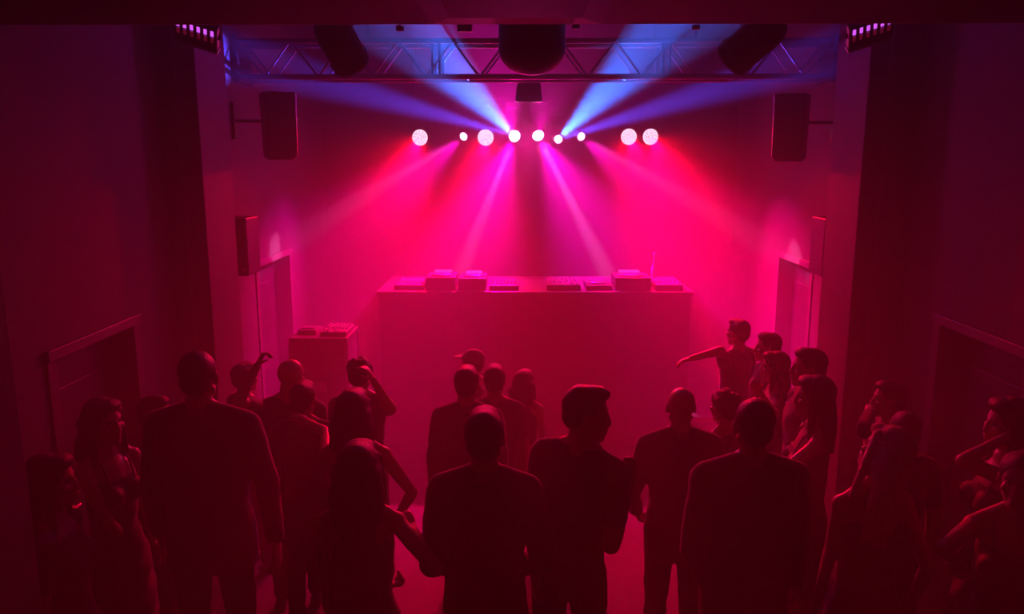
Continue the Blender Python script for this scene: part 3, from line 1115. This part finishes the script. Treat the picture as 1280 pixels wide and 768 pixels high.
# ---- the crowd, front rows first; pixel pairs are read off the photo, Y is the distance from the balcony
person(245, 440, 3.85, 'tallest person at left seen from behind in a wide dark suit', wide=1.10, R_=((336, 610, 3.9), (346, 690, 3.75), (-1, .2, 0), .3), hair='crop')
person(605, 515, 3.3, 'person in dark suit seen from behind, elbows out, directly below the couple by the booth', hair='short',
       L_=((546, 664, 3.25), (566, 706, 3.5), (1, 0, .3), .6), R_=((672, 668, 3.25), (652, 708, 3.5), (-1, 0, .3), .6), wide=.98)
person(734, 485, 3.6, 'person in dark T-shirt with head turned in profile and one hand raised', face=-28, lean=(0, 6, 0), head=(-58, 2, -5), hair='quiff', outfit='tee',
       R_=((766, 662, 3.42), (789, 600, 3.5), (-1, -.3, 0), .55), L_=((664, 668, 3.5), (668, 740, 3.5), (1, 0, 0), .3))
person(853, 485, 4.2, 'bald person in charcoal jacket seen from behind beside the raised hand', hair='bald', cloth=SUIT2, wide=1.0,
       L_=((792, 606, 4.2), (800, 650, 4.45), (1, 0, 0), .4), R_=((905, 606, 4.2), (900, 655, 4.4), (-1, 0, 0), .4), eyes=False)
person(945, 500, 3.4, 'person in dark suit with close-cropped hair standing before the curly-haired one', wide=1.03, hair='crop',
       L_=((868, 672, 3.35), (882, 730, 3.5), (1, 0, .2), .4), R_=((994, 678, 3.35), (992, 740, 3.5), (-1, 0, .2), .4))
person(447, 557, 3.2, 'person with long dark hair in black dress holding one hand out', sex='f', hair='long', outfit='dress',
       R_=((528, 692, 3.1), (512, 655, 3.25), (0, 1, -1), .5), L_=((420, 690, 3.2), (505, 730, 3.45), (0, 0, 1), .8), bracelet=-1)
person(440, 490, 4.0, 'person with bobbed dark hair and strappy top, bare right shoulder', sex='f', hair='side', outfit='tank',
       R_=((500, 596, 4.05), (492, 655, 4.15), (-1, 0, 0), .3), L_=((408, 545, 4.25), (388, 530, 4.4), (0, 0, -1), .3))
person(377, 479, 4.65, 'short-haired person in dark T-shirt with an arm laid on the shoulder', outfit='tee', wide=.95, hair='short', head=(-10, 0, 0))
person(364, 449, 4.9, 'bald person raising a bent arm beside the road case', hair='bald', outfit='tee', cloth=TEE, head=(-25, 8, 4), eyes=False,
       L_=((297, 502, 4.65), (318, 464, 4.7), (1, .3, 0), .75))
person(449, 450, 5.15, 'tousle-haired person with hand lifted to the head, under the booth', hair='curly', outfit='tee', head=(-10, 0, 0),
       R_=((488, 512, 4.95), (466, 474, 4.9), (-1, 0, 0), .5))
person(303, 455, 5.35, 'dim person by the left column behind the raised arm', face=-40, outfit='tee', hair='short')
person(583, 460, 4.8, 'left one of the close pair standing in the middle, in a jacket', hair='short', cloth=SUIT2, wide=.98, head=(-5, 0, 0))
person(618, 458, 5.15, 'right one of the close pair standing in the middle', hair='short', outfit='tee', cloth=TEE2, wide=.98)
person(592, 439, 5.9, 'person in a pale cap, faint in the haze behind the close pair', face=70, hair='cap', outfit='tee')
person(654, 464, 5.7, 'wavy-haired person faint in the haze behind the close pair', sex='f', hair='longwavy', outfit='tank', face=-20)
person(925, 400, 6.4, 'farthest person of the right group, one arm stretched out towards the booth', outfit='tee', face=40, hair='short',
       L_=((903, 446, 6.2), (884, 443, 6.1), (0, 0, -1), .4))
person(963, 417, 5.95, 'person in profile just before the farthest one of the right group', face=85, outfit='tee', hair='short', wide=.9)
person(972, 441, 5.45, 'person with rounded fringe and hands near the chin, facing the booth', face=75, sex='f', hair='side', outfit='tee',
       L_=((968, 520, 5.05), (952, 494, 5.0), (0, 1, 0), .6), R_=((940, 520, 5.4), (940, 500, 5.2), (0, -1, 0), .6))
person(1015, 437, 4.85, 'short-haired person in profile above the long-haired bare-shouldered one', face=85, outfit='shirt', cloth=TEE, hair='short')
person(1023, 472, 4.3, 'long-haired person in profile with bare shoulders beside the right column', face=78, sex='f', hair='long', outfit='dress',
       L_=((1002, 572, 4.12), (984, 612, 4.2), (0, 0, -1), .5))
person(908, 490, 4.65, 'curly-haired person half hidden behind the cropped head', face=30, sex='f', hair='curly', outfit='tank')
person(1116, 478, 4.65, 'short-haired person in profile pressing a hand to the mouth', face=80, outfit='shirt', cloth=TEE, hair='short',
       L_=((1062, 528, 4.35), (1086, 520, 4.55), (0, 0, -1), .9))
person(1134, 515, 4.0, 'dark-haired head just over the blonde one', outfit='tee', hair='crop', wide=.9)
person(1122, 537, 3.45, 'person with very long blonde hair leaning over to the right', face=12, sex='f', lean=(4, 3, 0), head=(25, 0, 30), hair='verylong', hairm=HAIRL, outfit='dress',
       L_=((1046, 658, 3.38), (1031, 716, 3.38), (1, 0, 0), .3), R_=((1152, 690, 3.3), (1140, 750, 3.3), (1, 0, 0), .3))
person(1268, 500, 3.7, 'wavy-haired person at the right door holding a hand to the chin', face=85, sex='f', hair='longwavy', outfit='dress',
       L_=((1226, 586, 3.55), (1248, 552, 3.6), (0, 1, .3), .7))
person(1280, 568, 3.2, 'smiling bare-shouldered person at the right edge with hand on hip', face=152, sex='f', hair='bun', outfit='dress', head=(-12, 0, 0),
       R_=((1170, 694, 3.05), (1206, 712, 3.3), (0, 0, -1), .6))
person(125, 500, 3.9, 'long-haired person in low-cut dress before the left door', face=-112, sex='f', hair='longwavy', outfit='dress',
       R_=((128, 640, 3.75), (152, 668, 3.85), (0, 0, -1), .4))
person(190, 497, 4.35, 'face in profile between the low-cut dress and the tall suit', face=-90, outfit='shirt', cloth=TEE, hair='short', wide=.85)
person(57, 571, 3.2, 'dim leftmost person in profile near the wall', face=-80, sex='f', hair='long', outfit='tee', cloth=DRESS2)
